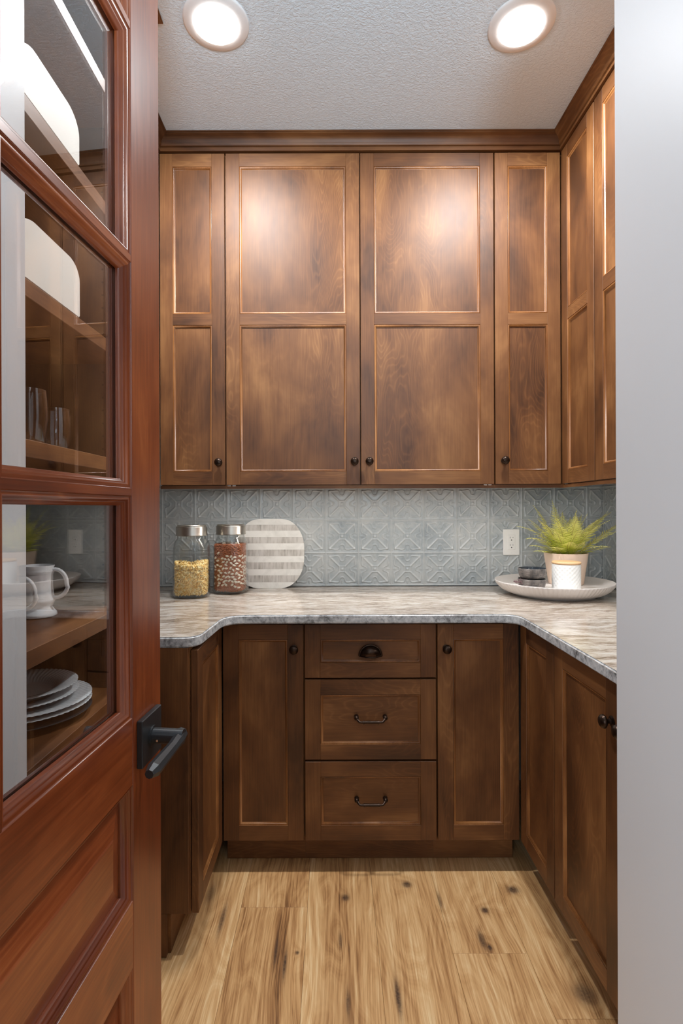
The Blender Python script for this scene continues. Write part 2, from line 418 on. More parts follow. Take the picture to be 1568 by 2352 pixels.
def tile_mesh(u1=1.0, n=64):
    nx = max(4, int(n*(u1+1)/2)); vs = []; fs = []
    T = 0.006
    for j in range(n+1):
        for i in range(nx+1):
            u = -1 + (u1+1)*i/nx; v = -1 + 2*j/n
            eu = 1.0 if (i in (0, nx) or j in (0, n)) else 0.0
            vs.append(((u)*TP/2*0.999, -(T + 1.9*tile_h(u, v)) + eu*0.0, v*TP/2*0.999))
    for j in range(n):
        for i in range(nx):
            a = j*(nx+1)+i; fs.append((a, a+1, a+nx+2, a+nx+1))
    # back plate
    x0, x1 = -TP/2*0.999, u1*TP/2*0.999; z0, z1 = -TP/2*.999, TP/2*.999
    b = len(vs); vs += [(x0, 0, z0), (x1, 0, z0), (x1, 0, z1), (x0, 0, z1)]; fs.append((b, b+3, b+2, b+1))
    return vs, fs
vs, fs = tile_mesh(); t0 = mesh('tile', vs, fs, M['tile'], wb, smooth=True); tdata = t0.data; bpy.data.objects.remove(t0)
uc = (1.262-1.1885)/(TP/2)-1
vs, fs = tile_mesh(uc); t0 = mesh('tile', vs, fs, M['tile'], wb, smooth=True); tcut = t0.data; bpy.data.objects.remove(t0)
for k in range(-7, 8):
    for r in range(3):
        o = bpy.data.objects.new('tile', tcut if k == 7 else tdata); link(o, wb)
        o.location = (0.1175 + TP*(k+0.5), BACK, 0.9185 + TP*(r+0.5))
for k in range(6):
    for r in range(3):
        o = bpy.data.objects.new('tile', tdata); link(o, wr)
        o.location = (RW, BACK-0.0125 - TP*(k+0.5), 0.9185 + TP*(r+0.5)); o.rotation_euler = (0, 0, R(-90))
# joint backing between the tiles
bb = MB(); bb.box(LW, RW, BACK-0.0035, BACK-0.0001, .915, 1.378); bb.build('grout', M['tile'], wb)

# ------------------------------------------------------------------ cabinets
ST = 0.055     # stile / rail width
BEADP = [(0, 0.0), (0.0006, 0.0016), (0.0022, 0.0010), (0.0044, 0.0016), (0.0064, 0.0036), (0.0074, 0.0070), (0.0090, 0.0078)]
def knob_mesh():
    prof = [(0.0, -0.031), (0.006, -0.0308), (0.011, -0.029), (0.0145, -0.0255), (0.0160, -0.0215), (0.0160, -0.0195), (0.0140, -0.0172), (0.0085, -0.0155),
            (0.0055, -0.0135), (0.0050, -0.0090), (0.0062, -0.0050), (0.0105, -0.0040), (0.0125, -0.0028), (0.0125, 0.0)]
    b = MB(); b.lathe(prof, 28, Matrix(((1,0,0,0),(0,0,1,0),(0,1,0,0),(0,0,0,1)))); return b
KD = None
def knob(parent, x, z):
    global KD
    if KD is None:
        o = shade(knob_mesh().build('knob', M['bronze'], parent, fix=True), 50); KD = o.data
    else: o = link(bpy.data.objects.new('knob', KD), parent)
    o.location = (x, 0, z); return o
def pull(parent, x, z):
    b = MB(); hw = 0.050
    pts = []
    for i in range(21):
        t = -1 + i/10; ax = abs(t)
        y = -0.026 + (0.0 if ax < .8 else ((ax-.8)/.2)**2*0.014)
        zz = -0.004 + (0 if ax < .72 else ((ax-.72)/.28)**2*0.012)
        pts.append((t*hw, y, zz))
    b.tube(pts, [0.0042 if abs(i-10) > 5 else 0.0052 for i in range(21)], 12)
    for sx in (-1, 1):
        b.tube([(sx*hw, -0.016, 0.006), (sx*(hw), 0, 0.006)], [0.0055, 0.0085], 14)
        bm = bmesh.new(); bmesh.ops.create_uvsphere(bm, u_segments=14, v_segments=8, radius=0.0082); b.bm(bm, 0, Matrix.Translation((sx*hw, -0.014, 0.006)))
        b.tube([(sx*0.024, -0.026, -0.004), (sx*0.027, -0.026, -0.004)], 0.0066, 12)
    o = shade(b.build('pull_handle', M['bronze'], parent), 40); o.location = (x, 0, z); return o
def cup_pull(parent, x, z):
    b = MB(); n = 20; m = 8; vs = []; fs = []
    W_, H_, D_ = 0.036, 0.036, 0.022
    for j in range(m+1):
        ph = (math.pi/2)*j/m                       # from the rim on the drawer face out to the lip
        for i in range(n+1):
            th = math.pi*i/n
            vs.append((W_*math.cos(th)*math.cos(ph*0.62), -D_*math.sin(ph)*(0.35+0.65*math.sin(th))-0.002, H_*math.sin(th)*math.cos(ph*0.80)*0.96))
    for j in range(m):
        for i in range(n):
            a = j*(n+1)+i; fs.append((a, a+1, a+n+2, a+n+1))
    b.add(vs, fs)
    b.tube([(W_*math.cos(math.pi*i/20)*1.07, -0.0018, H_*math.sin(math.pi*i/20)*1.04) for i in range(21)], 0.0026, 8)
    b.tube([(-W_*1.07, -0.0018, 0), (-W_*.6, -D_*.5, -0.001), (-W_*.4, -D_*.9, -.001), (W_*.4, -D_*.9, -.001), (W_*.6, -D_*.5, -0.001), (W_*1.07, -0.0018, 0)], 0.0020, 8)
    o = shade(b.build('cup_pull', M['bronze'], parent), 50); o.location = (x, 0, z)
    md = o.modifiers.new('thick', 'SOLIDIFY'); md.thickness = 0.0012
    return o
def front(cab, kind, x0, x1, z0, z1, mids=(), level=False, y=0.0, stile=ST):
    """framed door or drawer front; its face at local y=0, thickness 20 mm. The frame is the part, panel and bead its sub-parts"""
    w_, h_ = x1-x0, z1-z0
    b = MB(); T = 0.020; e = 0.0012
    b.box(0, stile, 0, T, 0, h_, 0, e); b.box(w_-stile, w_, 0, T, 0, h_, 0, e)
    ro = [(0, ST-.002)] + [(a-z0, c-z0) for a, c in mids] + [(h_-ST+.002, h_)]
    for a, c in ro: b.box(stile-.0005, w_-stile+.0005, 0.0002, T, a, c, 1, 0.0006)
    d = b.build(kind, [M['wz'], M['wx']], cab); d.location = (x0, y, z0)
    for (a, c), (a2, c2) in zip(ro[:-1], ro[1:]):
        p = MB(); p.box(stile+.007, w_-stile-.007, 0.0078, 0.016, c+.007, a2-.007)
        p.build('panel', M['wx'] if level else M['wz'], d)
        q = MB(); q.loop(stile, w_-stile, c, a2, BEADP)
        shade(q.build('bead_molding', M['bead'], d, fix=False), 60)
    return d
def carcass(cab, x0, x1, z0, z1, depth, toe=None):
    b = MB(); b.box(x0, x1, 0.022, depth, z0, z1, 0, 0.001)
    b.build('cabinet_box', [M['wz']], cab)
    if toe is not None:
        t = MB(); t.box(x0, x1, 0.080, 0.098, 0.002, z0-0.0005); t.build('toe_kick', M['wx'], cab)
        t = MB(); t.box(x0+.02, x1-.02, 0.30, 0.32, 0.0, z0-0.0005); t.build('toe_kick', M['wx'], cab)

UZ0, UZ1 = 1.373, 2.712; DZ0, DZ1 = 1.375, 2.706; MID = [(2.017, 2.062)]
BZ0, BZ1 = 0.114, 0.8835; BD0, BD1 = 0.116, 0.873
UY = 2.115; BY = 1.845; RBX = 0.652; RUX = 0.918; LBX = -0.391; LUX = -0.694
g = 0.0025
def rail_under(cab, x0, x1):
    b = MB(); b.box(x0, x1, 0.006, 0.021, 1.360, DZ0-0.0025); b.build('light_rail', M['wx'], cab)
# uppers on the back wall
cab = tag(empty('upper_cabinet', (0, UY, 0)), 'narrow upper maple cabinet nearest the red door, above the pasta jar', 'cabinet')
carcass(cab, -0.694, -0.4305, UZ0, UZ1, BACK-UY-.001); rail_under(cab, -.694, -.4305)
d = front(cab, 'door', LUX+.001, -0.4305-g, DZ0, DZ1, MID, stile=.052); knob(d, 0.264-.0275, 1.465-DZ0)
cab = tag(empty('upper_cabinet', (0, UY, 0)), 'wide two-door upper maple cabinet in the middle of the back wall', 'cabinet')
carcass(cab, -0.430, 0.6495, UZ0, UZ1, BACK-UY-.001); rail_under(cab, -.43, .6495)
d = front(cab, 'door', -0.430+g, 0.110-g/2, DZ0, DZ1, MID); knob(d, 0.5135, 1.467-DZ0)
d = front(cab, 'door', 0.110+g, 0.6495-g, DZ0, DZ1, MID); knob(d, 0.033, 1.467-DZ0)
for x in (-0.418, -0.398, 0.612, 0.630):
    b = MB(); b.box(x-.007, x+.007, 0.003, 0.016, DZ0-.0045, DZ0-.0005, 0, .0005); b.build('door_catch', M['silver'], cab)
cab = tag(empty('upper_cabinet', (0, UY, 0)), 'narrow upper maple cabinet above the outlet, left of the right-hand corner', 'cabinet')
carcass(cab, 0.650, 0.940, UZ0, UZ1, BACK-UY-.001); rail_under(cab, .65, .9235)
d = front(cab, 'door', 0.650+g, RUX-.003, DZ0, DZ1, MID, stile=.052); knob(d, 0.034, 1.469-DZ0)
# uppers on the right wall: local x runs towards the camera
def side_r(name, label, y_start): return tag(empty(name, (0, 0, 0)), label, 'cabinet')
cab = tag(empty('upper_cabinet', (RUX, UY, 0), R(-90)), 'narrow upper maple cabinet on the right wall beside the corner', 'cabinet')
carcass(cab, 0.002, 0.266, UZ0, UZ1, RW-RUX-.001); rail_under(cab, -.019, .266)
front(cab, 'door', 0.004, 0.266-g, DZ0, DZ1, MID, stile=.050)
cab = tag(empty('upper_cabinet', (RUX, UY, 0), R(-90)), 'wider upper maple cabinet on the right wall, cut off by the white wall', 'cabinet')
carcass(cab, 0.267, 1.160, UZ0, UZ1, RW-RUX-.001); rail_under(cab, .267, 1.16)
d = front(cab, 'door', 0.267+g, 0.712-g, DZ0, DZ1, MID); knob(d, .41, .09)
d = front(cab, 'door', 0.712+g, 1.158, DZ0, DZ1, MID); knob(d, .034, .09)
# upper on the left wall, behind the red door
cab = tag(empty('upper_cabinet', (LUX, 1.5715, 0), R(90)), 'upper maple cabinet on the left wall, behind the open red door', 'cabinet')
carcass(cab, 0.001, 0.543, UZ0, UZ1, -LW+LUX-.001)
d = front(cab, 'door', 0.004, 0.540, DZ0, DZ1, MID); knob(d, .034, .09)
# bases on the back wall
cab = tag(empty('base_cabinet', (0, BY, 0)), 'narrow base maple cabinet left of the drawers, round knob at its upper right', 'cabinet')
carcass(cab, -0.390, -0.1045, BZ0, BZ1, BACK-BY-.001, 1)
d = front(cab, 'door', -0.388, -0.1045-g, BD0, BD1); knob(d, 0.388-.139, 0.789-BD0)
cab = tag(empty('drawer_cabinet', (0, BY, 0)), 'maple three-drawer base cabinet in the middle with a cup pull on top', 'cabinet')
carcass(cab, -0.104, 0.3605, BZ0, BZ1, BACK-BY-.001, 1)
d = front(cab, 'drawer', -0.104+g, 0.3605-g, 0.686, BD1, (), True); cup_pull(d, 0.230, 0.077)
d = front(cab, 'drawer', -0.104+g, 0.3605-g, 0.399, 0.679, (), True); pull(d, 0.230, 0.145)
d = front(cab, 'drawer', -0.104+g, 0.3605-g, BD0, 0.392, (), True); pull(d, 0.230, 0.142)
cab = tag(empty('base_cabinet', (0, BY, 0)), 'narrow base maple cabinet right of the drawers, round knob at its upper left', 'cabinet')
carcass(cab, 0.361, 0.6500, BZ0, BZ1, BACK-BY-.001, 1)
d = front(cab, 'door', 0.361+g, 0.648, BD0, BD1); knob(d, 0.030, 0.789-BD0)
# bases on the right wall
cab = tag(empty('base_cabinet', (RBX, BY, 0), R(-90)), 'narrow knobless base maple cabinet on the right beside the corner', 'cabinet')
carcass(cab, 0.002, 0.2825, BZ0, BZ1, RW-RBX-.001, 1)
front(cab, 'door', 0.004, 0.2825-g, BD0, BD1)
cab = tag(empty('base_cabinet', (RBX, BY, 0), R(-90)), 'two-door base maple cabinet on the right with paired knobs, nearest the white wall', 'cabinet')
carcass(cab, 0.283, 0.893, BZ0, BZ1, RW-RBX-.001, 1)
d = front(cab, 'door', 0.283+g, 0.638-g, BD0, BD1); knob(d, 0.3245, 0.778-BD0)
d = front(cab, 'door', 0.638+g, 0.892-g, BD0, BD1); knob(d, 0.030, 0.778-BD0)
# base on the left wall (short return, end panel towards the camera)
cab = tag(empty('base_cabinet', (LBX, 1.512, 0), R(90)), 'dark base maple cabinet on the left with a plain end panel beside the red door', 'cabinet')
carcass(cab, 0.004, 0.331, BZ0, BZ1, -LW+LBX-.001, 1)
front(cab, 'door', 0.004, 0.328, BD0, BD1)
b = MB()
b.box(-0.0125, 0.003, 0.024, 0.628, BZ0+.012, BZ1, 0, .001); b.box(-0.0125, 0.003, 0.088, 0.628, 0.003, BZ0+.012, 0)
b.build('end_panel', M['wz'], cab)

# crown moulding: one piece round the uppers (left, back, right), one round the open shelf unit
CROWN = [(0.000, 0.000), (0.007, 0.000), (0.007, 0.011), (0.0035, 0.012), (0.0035, 0.017), (0.0095, 0.019), (0.0125, 0.0225), (0.0135, 0.027),
         (0.0115, 0.0285), (0.0130, 0.031), (0.0155, 0.036), (0.0200, 0.0415), (0.0270, 0.046), (0.0350, 0.0485), (0.0385, 0.0500), (0.0385, 0.0525), (0.0425, 0.0535), (0.0425, 0.0575), (-0.02, 0.0575), (-0.02, 0.0)]
def crown(path, normals, name, label, parent=None):
    """path: corner points on the cabinet face; normals: outward offset direction (mitre vector) at each"""
    b = MB(); n = len(CROWN); vs = []; fs = []; mi = []
    for (px, py), (nx, ny) in zip(path, normals):
        for (o_, z_) in CROWN: vs.append((px+nx*o_, py+ny*o_, UZ1+z_))
    for i in range(len(path)-1):
        for k in range(n):
            q = (k+1) % n; fs.append((i*n+k, i*n+q, (i+1)*n+q, (i+1)*n+k)); mi.append(0 if abs(path[i+1][0]-path[i][0]) > abs(path[i+1][1]-path[i][1]) else 1)
    fs.append(tuple(range(n))); mi.append(0); fs.append(tuple((len(path)-1)*n+k for k in range(n))[::-1]); mi.append(0)
    o = mesh(name, vs, fs, [M['wx'], M['wy']], parent, mi)
    bm = bmesh.new(); bm.from_mesh(o.data); bmesh.ops.recalc_face_normals(bm, faces=bm.faces[:]); bm.to_mesh(o.data); bm.free()
    shade(o, 30)
    if label: tag(o, label, 'crown molding')
    return o
crown([(LUX, 1.617), (LUX, UY), (RUX, UY), (RUX, PEND+.001)], [(1, 0), (1, -1), (-1, -1), (-1, 0)], 'crown_molding',
      'dark maple crown molding running under the ceiling above the wall cabinets')

# ------------------------------------------------------------------ countertop
def rounded_poly(pts):
    """pts: (x, y, r) corners in order; returns a polyline with rounded corners"""
    out = []; n = len(pts)
    for i, (x, y, r) in enumerate(pts):
        p = Vector((x, y)); a = Vector(pts[i-1][:2]); c = Vector(pts[(i+1) % n][:2])
        if r <= 0: out.append((x, y)); continue
        d1 = (a-p).normalized(); d2 = (c-p).normalized()
        s_ = p + d1*r; e_ = p + d2*r
        for k in range(9):
            t = k/8; q = s_.lerp(p, t).lerp(p.lerp(e_, t), t); out.append((q.x, q.y))
    return out
CY = 1.806
outl = rounded_poly([(LW+.001, 1.497, 0), (-0.385, 1.497, 0.055), (-0.368, CY, 0.075), (0.628, CY, 0.060), (0.628, PEND+.001, 0), (RW-.001, PEND+.001, 0), (RW-.001, BACK-.004, 0), (LW+.001, BACK-.004, 0)])
bm = bmesh.new(); vv = [bm.verts.new((x, y, 0.884)) for x, y in outl]; f = bm.faces.new(vv)
r_ = bmesh.ops.extrude_face_region(bm, geom=[f]); 
for v in [e for e in r_['geom'] if isinstance(e, bmesh.types.BMVert)]: v.co.z = 0.914
bmesh.ops.recalc_face_normals(bm, faces=bm.faces[:])
bmesh.ops.bevel(bm, geom=[e for e in bm.edges if abs(e.verts[0].co.z-e.verts[1].co.z) < 1e-5], offset=0.004, segments=3, affect='EDGES')
bmesh.ops.triangulate(bm, faces=[f for f in bm.faces if len(f.verts) > 4])
me = bpy.data.meshes.new('countertop'); bm.to_mesh(me); bm.free()
me.materials.append(M['stone']); me.materials.append(M['stone_edge'])
for p in me.polygons: p.material_index = 0 if p.normal.z > 0.75 else 1
ct = bpy.data.objects.new('countertop', me); link(ct); shade(ct, 40)
tag(ct, 'brown veined cream stone countertop wrapping the three walls, grey eased edge', 'countertop')

# ------------------------------------------------------------------ open shelf unit on the left wall
SX = -0.58
su = tag(empty('open_shelf_unit', (SX, 0.952, 0)), 'tall open maple shelf unit seen through the glass of the red door', 'shelf')
ox, oy = SX, 0.952
def part(name, x0, x1, y0, y1, z0, z1, m, bev=.001, parent=su):
    b = MB(); b.box(x0-ox, x1-ox, y0-oy, y1-oy, z0, z1, 0, bev); return b.build(name, m, parent)
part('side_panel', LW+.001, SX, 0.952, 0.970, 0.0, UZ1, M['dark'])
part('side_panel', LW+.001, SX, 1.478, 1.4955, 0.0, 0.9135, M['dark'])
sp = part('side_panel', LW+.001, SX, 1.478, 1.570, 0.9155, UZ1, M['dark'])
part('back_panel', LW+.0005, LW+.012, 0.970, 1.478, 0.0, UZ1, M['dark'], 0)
part('top_panel', LW+.001, SX, .971, 1.477, 2.69, 2.7115, M['wy'])
for (t, bt) in ((2.383, 2.349), (2.070, 2.036), (1.720, 1.686), (1.4135, 1.3795), (1.009, 0.973), (0.781, 0.747), (0.45, 0.416), (.13, .10)):
    part('shelf', LW+.013, SX-.003, 0.9705, 1.4775, bt, t, M['wy'])
ph = None
for k in range(46):
    z = 0.98 + k*0.036
    if z > 2.66: break
    if ph is None:
        b = MB(); b.tube([(0, 0, 0), (0, .0006, 0)], 0.0028, 8); o = b.build('pin_hole', M['pinhole'], su); ph = o.data
    else: o = link(bpy.data.objects.new('pin_hole', ph), su)
    o.location = (-0.645-ox, 1.4774-oy, z)
crown([(SX+.022, 0.951), (SX+.022, 1.572), (LUX+.003, 1.572)], [(1, 0), (1, 1), (0, 1)], 'crown', None, su).location = (-ox, -oy, 0)

# ------------------------------------------------------------------ the red glazed door
TH = R(4.3); DW = 0.855; KD_ = 0.98
E = Vector((-0.3288*KD_, KD_)); hd = E - DW*Vector((math.sin(TH), math.cos(TH)))
door = empty('door_1', (hd.x, hd.y, 0), R(90)-TH); tag(door, 'open red-brown cherry door with divided glass panes and black lever', None, None, 'structure')
DT = 0.044; SW = 0.114
X1 = DW-SW; PWD = 0.306; MF = 0.0125
xs = [(X1-PWD, X1), (X1-2*PWD-MF, X1-PWD-MF)]
XL = xs[1][0]
ZT = 2.56
b = MB(); b.box(X1, DW, 0, DT, 0.006, ZT, 0, .0015); b.build('stile', M['cz'], door)
b = MB(); b.box(0, XL, 0, DT, 0.006, ZT, 0, .0015); b.build('stile', M['cz'], door)
zr = [(0.935, 1.301), (1.313, 1.685), (1.697, 2.069), (2.081, 2.453)]
for (a, c) in ((0.826, 0.935), (0.526, 0.635), (0.006, 0.30), (2.453, ZT)):
    b = MB(); b.box(XL+.0003, X1-.0003, 0.0003, DT-.0003, a, c, 0, .0004); b.build('rail', M['cx'], door)
for (a, c) in ((1.301, 1.313), (1.685, 1.697), (2.069, 2.081)):
    b = MB(); b.box(XL+.0003, X1-.0003, 0.0004, DT-.0004, a, c, 0, .0003); b.build('muntin', M['cx'], door)
for (a, c) in zr:
    b = MB(); b.box(xs[1][1], xs[0][0], 0.0004, DT-.0004, a, c, 0, .0003); b.build('muntin', M['cz'], door)
STK = [(0, 0.0004), (0.0010, 0.0030), (0.0022, 0.0032), (0.0045, 0.0026), (0.0070, 0.0040), (0.0085, 0.0068), (0.0100, 0.0070), (0.0115, 0.0100), (0.0145, 0.0120), (0.0160, 0.0150), (0.0160, 0.0195)]
STB = [(t, DT-y) for t, y in STK][::-1]
for (x0, x1) in xs:
    for (z0, z1) in zr:
        q = MB(); q.loop(x0, x1, z0, z1, STK, 0, 1); q.loop(x0, x1, z0, z1, STB, 0, 1)
        shade(q.build('glazing_bead', [M['cz'], M['cx']], door), 60)
        p = MB(); p.box(x0+.004, x1-.004, 0.0200, 0.0240, z0+.004, z1-.004); p.build('glass_pane', M['pane'], door)
# raised panels below the lock rail
for (z0, z1) in ((0.635, 0.826), (0.30, 0.526)):
    q = MB(); q.loop(XL, X1, z0, z1, STK[:-1] + [(0.0165, 0.020)], 0, 1)
    q.loop(XL, X1, z0, z1, [(0.0165, DT-.02)] + STB[1:], 0, 1)
    shade(q.build('panel_molding', [M['cz'], M['cx']], door), 60)
    p = MB(); p.loop(XL, X1, z0, z1, [(0.014, 0.018), (0.020, 0.0175), (0.055, 0.0060), (0.058, 0.0045)])
    x0_, x1_, a_, c_ = XL+.058, X1-.058, z0+.058, z1-.058
    p.add([(x0_, .0045, a_), (x1_, .0045, a_), (x1_, .0045, c_), (x0_, .0045, c_)], [(0, 1, 2, 3)])
    p.box(XL+.012, X1-.012, .022, .034, z0+.012, z1-.012)
    p.build('raised_panel', M['cx'], door)
# lever set, both faces
def lever(y0, sgn):
    lx, lz = DW-0.0600, 0.884
    b = MB(); b.box(lx-.040, lx+.040, min(y0, y0+sgn*.010), max(y0, y0+sgn*.010), lz-.040, lz+.040, 0, .0012)
    b.tube([(lx, y0+sgn*.010, lz), (lx, y0+sgn*.013, lz)], .0175, 28)
    b.tube([(lx, y0+sgn*.010, lz), (lx, y0+sgn*.050, lz), (lx, y0+sgn*.066, lz)], [.0135, .0128, .0125], 28)
    b.build('lever_rose', M['black_metal'], door)
    c = MB()
    pts = [(lx+.0135, y0+sgn*.056, lz-.001), (lx-.006, y0+sgn*.059, lz-.002), (lx-.035, y0+sgn*.059, lz-.004), (lx-.110, y0+sgn*.059, lz-.004), (lx-.124, y0+sgn*.058, lz-.004)]
    c.tube(pts, [.0118, .0110, .0098, .0118, .0070], 8)
    c.build('lever_handle', M['black_metal'], door)
    s_ = MB(); s_.tube([(lx-.0132, y0+sgn*.024, lz-.003), (lx-.0140, y0+sgn*.024, lz-.003)], .002, 10); s_.build('set_screw', M['silver'], door)
lever(0, -1); lever(DT, 1)

# ------------------------------------------------------------------ ceiling lamps
def can_lamp(x, y, label):
    t = tag(empty('ceiling_light', (x, y, CEIL)), label, 'ceiling light', 'recessed ceiling lamps')
    b = MB(); b.lathe([(0.1000, 0.0), (0.0995, -0.0025), (0.095, -0.0045), (0.080, -0.0075), (0.070, -0.0085), (0.067, -0.001)], 56)
    shade(b.build('trim_ring', M['white_paint'], t, fix=True), 60)
    b = MB(); b.lathe([(0.067, -0.006), (0.065, -0.013), (0.052, -0.018), (0.030, -0.0205), (0.001, -0.0215)], 48); shade(b.build('lens', M['lens'], t, fix=True), 60)
can_lamp(*LAMPS[0], 'round lit white ceiling lamp nearer the red glazed door')
can_lamp(*LAMPS[1], 'round lit white ceiling lamp nearer the right wall cabinets')

# under-cabinet strips
def strip(loc, rz, ln, label, p):
    t = tag(empty('under_cabinet_light', loc, rz), label, 'light', 'under-cabinet light bars')
    b = MB(); b.box(-ln/2, ln/2, -.012, .012, -.007, 0, 0, .001); b.build('housing', M['white_paint'], t)
    b = MB(); b.box(-ln/2+.01, ln/2-.01, -.008, .008, -.0085, -.0072); b.build('diffuser', M['strip'], t)
    a = area('strip_glow', (loc[0], loc[1], loc[2]-.0095), (0, 0, rz), ln-.04, p, (1.0, .97, .92), sy=.016)
M['strip'] = emit('strip_diffuser_lit', (1.0, 0.97, 0.92), 2.0)
strip((0.11, 2.162, UZ0-.0005), 0, 1.40, 'slim white light bar under the back wall cabinets', 2.6)
strip((RUX+.047, 1.55, UZ0-.0005), R(90), 0.9, 'slim white light bar under the right wall cabinets', 2.0)

# ------------------------------------------------------------------ outlet
t = tag(empty('wall_outlet', (0.8315, BACK-.0085, 1.1185)), 'white double electrical outlet on the grey tiles left of the fern', 'outlet')
b = MB(); b.box(-.0385, .0385, -.006, 0, -.061, .061, 0, .0025); b.build('cover_plate', M['white_plastic'], t)
b = MB(); b.box(-.0170, .0170, -.0080, -.0055, -.0345, .0345, 0, .0006); r = b.build('receptacle', M['white_plastic'], t)
b = MB()
for zc in (.0175, -.0175):
    b.box(-.0075, -.0058, -.0084, -.0078, zc+.001, zc+.009); b.box(.0058, .0075, -.0084, -.0078, zc+.002, zc+.008)
    b.tube([(0, -.0078, zc-.007), (0, -.0084, zc-.007)], .0026, 12)
b.build('socket_slots', M['slot'], r)
for zc in (.0155+.034, -.0155-.034):
    b = MB(); b.tube([(0, -.0055, zc), (0, -.0066, zc)], .0024, 12); b.build('screw', M['white_paint'], t)
b = MB(); b.box(-.0165, .0165, -.0083, -.0079, -.0006, .0006); b.build('socket_seam', M['white_paint'], r)

# ------------------------------------------------------------------ jars
def sq(a, n=4.0):
    c, s_ = abs(math.cos(a)), abs(math.sin(a)); return (c**n + s_**n)**(-1/n)
def jar(x, y, rz, label, lid_label=None, fill=None):
    t = tag(empty('glass_jar', (x, y, 0.914), rz), label, 'jar')
    Rb = 0.0735 if x < -.5 else 0.070
    def rf(a, r, z):
        k = min(1, max(0, (0.222-z)/0.03)) * min(1, max(0.0, (z+.002)/0.010))
        return 1 + (sq(a, 4.2)-1)*k*0.92
    prof = [(0.001, 0.001), (Rb*.80, 0.001), (Rb*.93, 0.005), (Rb, 0.014), (Rb, 0.205), (Rb*.985, 0.220), (Rb*.93, 0.233), (.0610, 0.241), (.0585, 0.246), (.0585, 0.262)]
    inner = [(.0560, 0.262), (.0560, 0.246), (.0585, 0.239), (Rb*.89, 0.231), (Rb*.945, 0.219), (Rb*.955, 0.204), (Rb*.955, 0.016), (Rb*.88, 0.009), (0.001, 0.007)]
    b = MB(); b.lathe(prof+inner, 64, None, 0, rf); shade(b.build('jar_body', M['glass'], t), 80)
    b = MB()
    lp = [(0.001, 0.2980), (0.0575, 0.2980), (0.0590, 0.2965), (0.0590, 0.2925), (0.0625, 0.2915), (0.0635, 0.2895), (0.0635, 0.2590), (0.0645, 0.2575), (0.0645, 0.2545), (0.0625, 0.2535), (0.061, 0.2560), (0.061, 0.2900), (0.001, 0.2900)]
    b.lathe(lp, 72, None, 0); shade(b.build('screw_lid', M['steel'], t, fix=True), 40)
    return t
jar(-0.591, 2.200, R(6), 'glass jar with metal lid, half full of yellow pasta')
jar(-0.447, 2.300, R(-8), 'glass jar with metal lid, filled with brown lentils and white beans')
def jar_rad(a, z, Rb=0.070):
    k = min(1, max(0.0, (z+.002)/0.010)); return Rb*.955*(1+(sq(a, 4.2)-1)*.92*k)
def pasta_mat():
    m = NT('golden_pasta'); tc = m.n('ShaderNodeTexCoord').outputs['Object']
    f = m.noise(tc, 90, 3); c = m.ramp(f, [(.33, (.80, .46, .12)), (.5, (.95, .68, .27)), (.66, (1.0, .86, .52))])
    return m.bsdf(c, .65, 0, None, spec=.2)
M['pasta'] = pasta_mat()
b = MB(); rr = random.Random(3); jr = jar_rad; jar_rad = lambda a, z: jr(a, z, .0735)
# a filled core so that no gap shows, then spiral pieces packed against the glass and on top
b.lathe([(.001, .010)] + [(0.054, .014), (0.058, .030), (0.058, .120), (0.045, .126), (.001, .130)], 32, None, 0, lambda a, r, z: 1+(sq(a, 4.2)-1)*.9)
for i in range(2100):
    a = rr.uniform(0, 2*math.pi); top = i % 4 == 0
    zt = 0.140 + 0.008*math.sin(a*2+1)
    if top: rad = jar_rad(a, .1)*math.sqrt(rr.random())*0.95-.003; z = zt - rr.uniform(0, .012)
    else: rad = jar_rad(a, .1)-.0085-rr.uniform(0, .006); z = rr.uniform(.016, zt)
    rad = min(rad, jar_rad(a, z) - .008) if z > .02 else min(rad, jar_rad(a, z)-.012)
    p = Vector((rad*math.cos(a), rad*math.sin(a), z))
    ax = Vector((rr.gauss(0, 1), rr.gauss(0, 1), rr.gauss(0, 1))).normalized()
    up = ax.orthogonal().normalized(); sd = ax.cross(up)
    pts = []
    for k in range(6):
        s_ = k/5-.5; pts.append(p + ax*(s_*.012) + (up*math.cos(s_*6.5)+sd*math.sin(s_*6.5))*.0032)
    b.tube(pts, .0020, 5)
jar_rad = jr
o = b.build('dry_pasta', M['pasta'], None, smooth=True, loc=(-0.591, 2.200, 0.914)); o.rotation_euler = (0, 0, R(6))
tag(o, 'golden curly dry pasta filling the lower half of the left jar', 'pasta', None, 'stuff')
M['lentil'] = plain('red_brown_lentils', (.40, .135, .060), .55, 0, 260, .95)
M['bean'] = plain('white_beans', (.78, .70, .58), .35, 0, 60, .08)
def ellip(b, p, ax, r1, r2, n=6, m=4):
    up = ax.orthogonal().normalized(); sd = ax.cross(up); vs = []; fs = []
    for j in range(m+1):
        ph = math.pi*j/m-math.pi/2
        for i in range(n):
            a = 2*math.pi*i/n; vs.append(p + ax*(math.sin(ph)*r1) + (up*math.cos(a)+sd*math.sin(a)*.75)*(math.cos(ph)*r2))
    for j in range(m):
        for i in range(n):
            k = (i+1) % n; fs.append((j*n+i, j*n+k, (j+1)*n+k, (j+1)*n+i))
    b.add(vs, fs)
lb = MB(); lb.lathe([(.001, .010), (0.054, .014), (0.060, .030), (0.060, .206), (0.05, .211), (.001, .214)], 32, None, 0, lambda a, r, z: 1+(sq(a, 4.2)-1)*.9)
bb_ = MB()
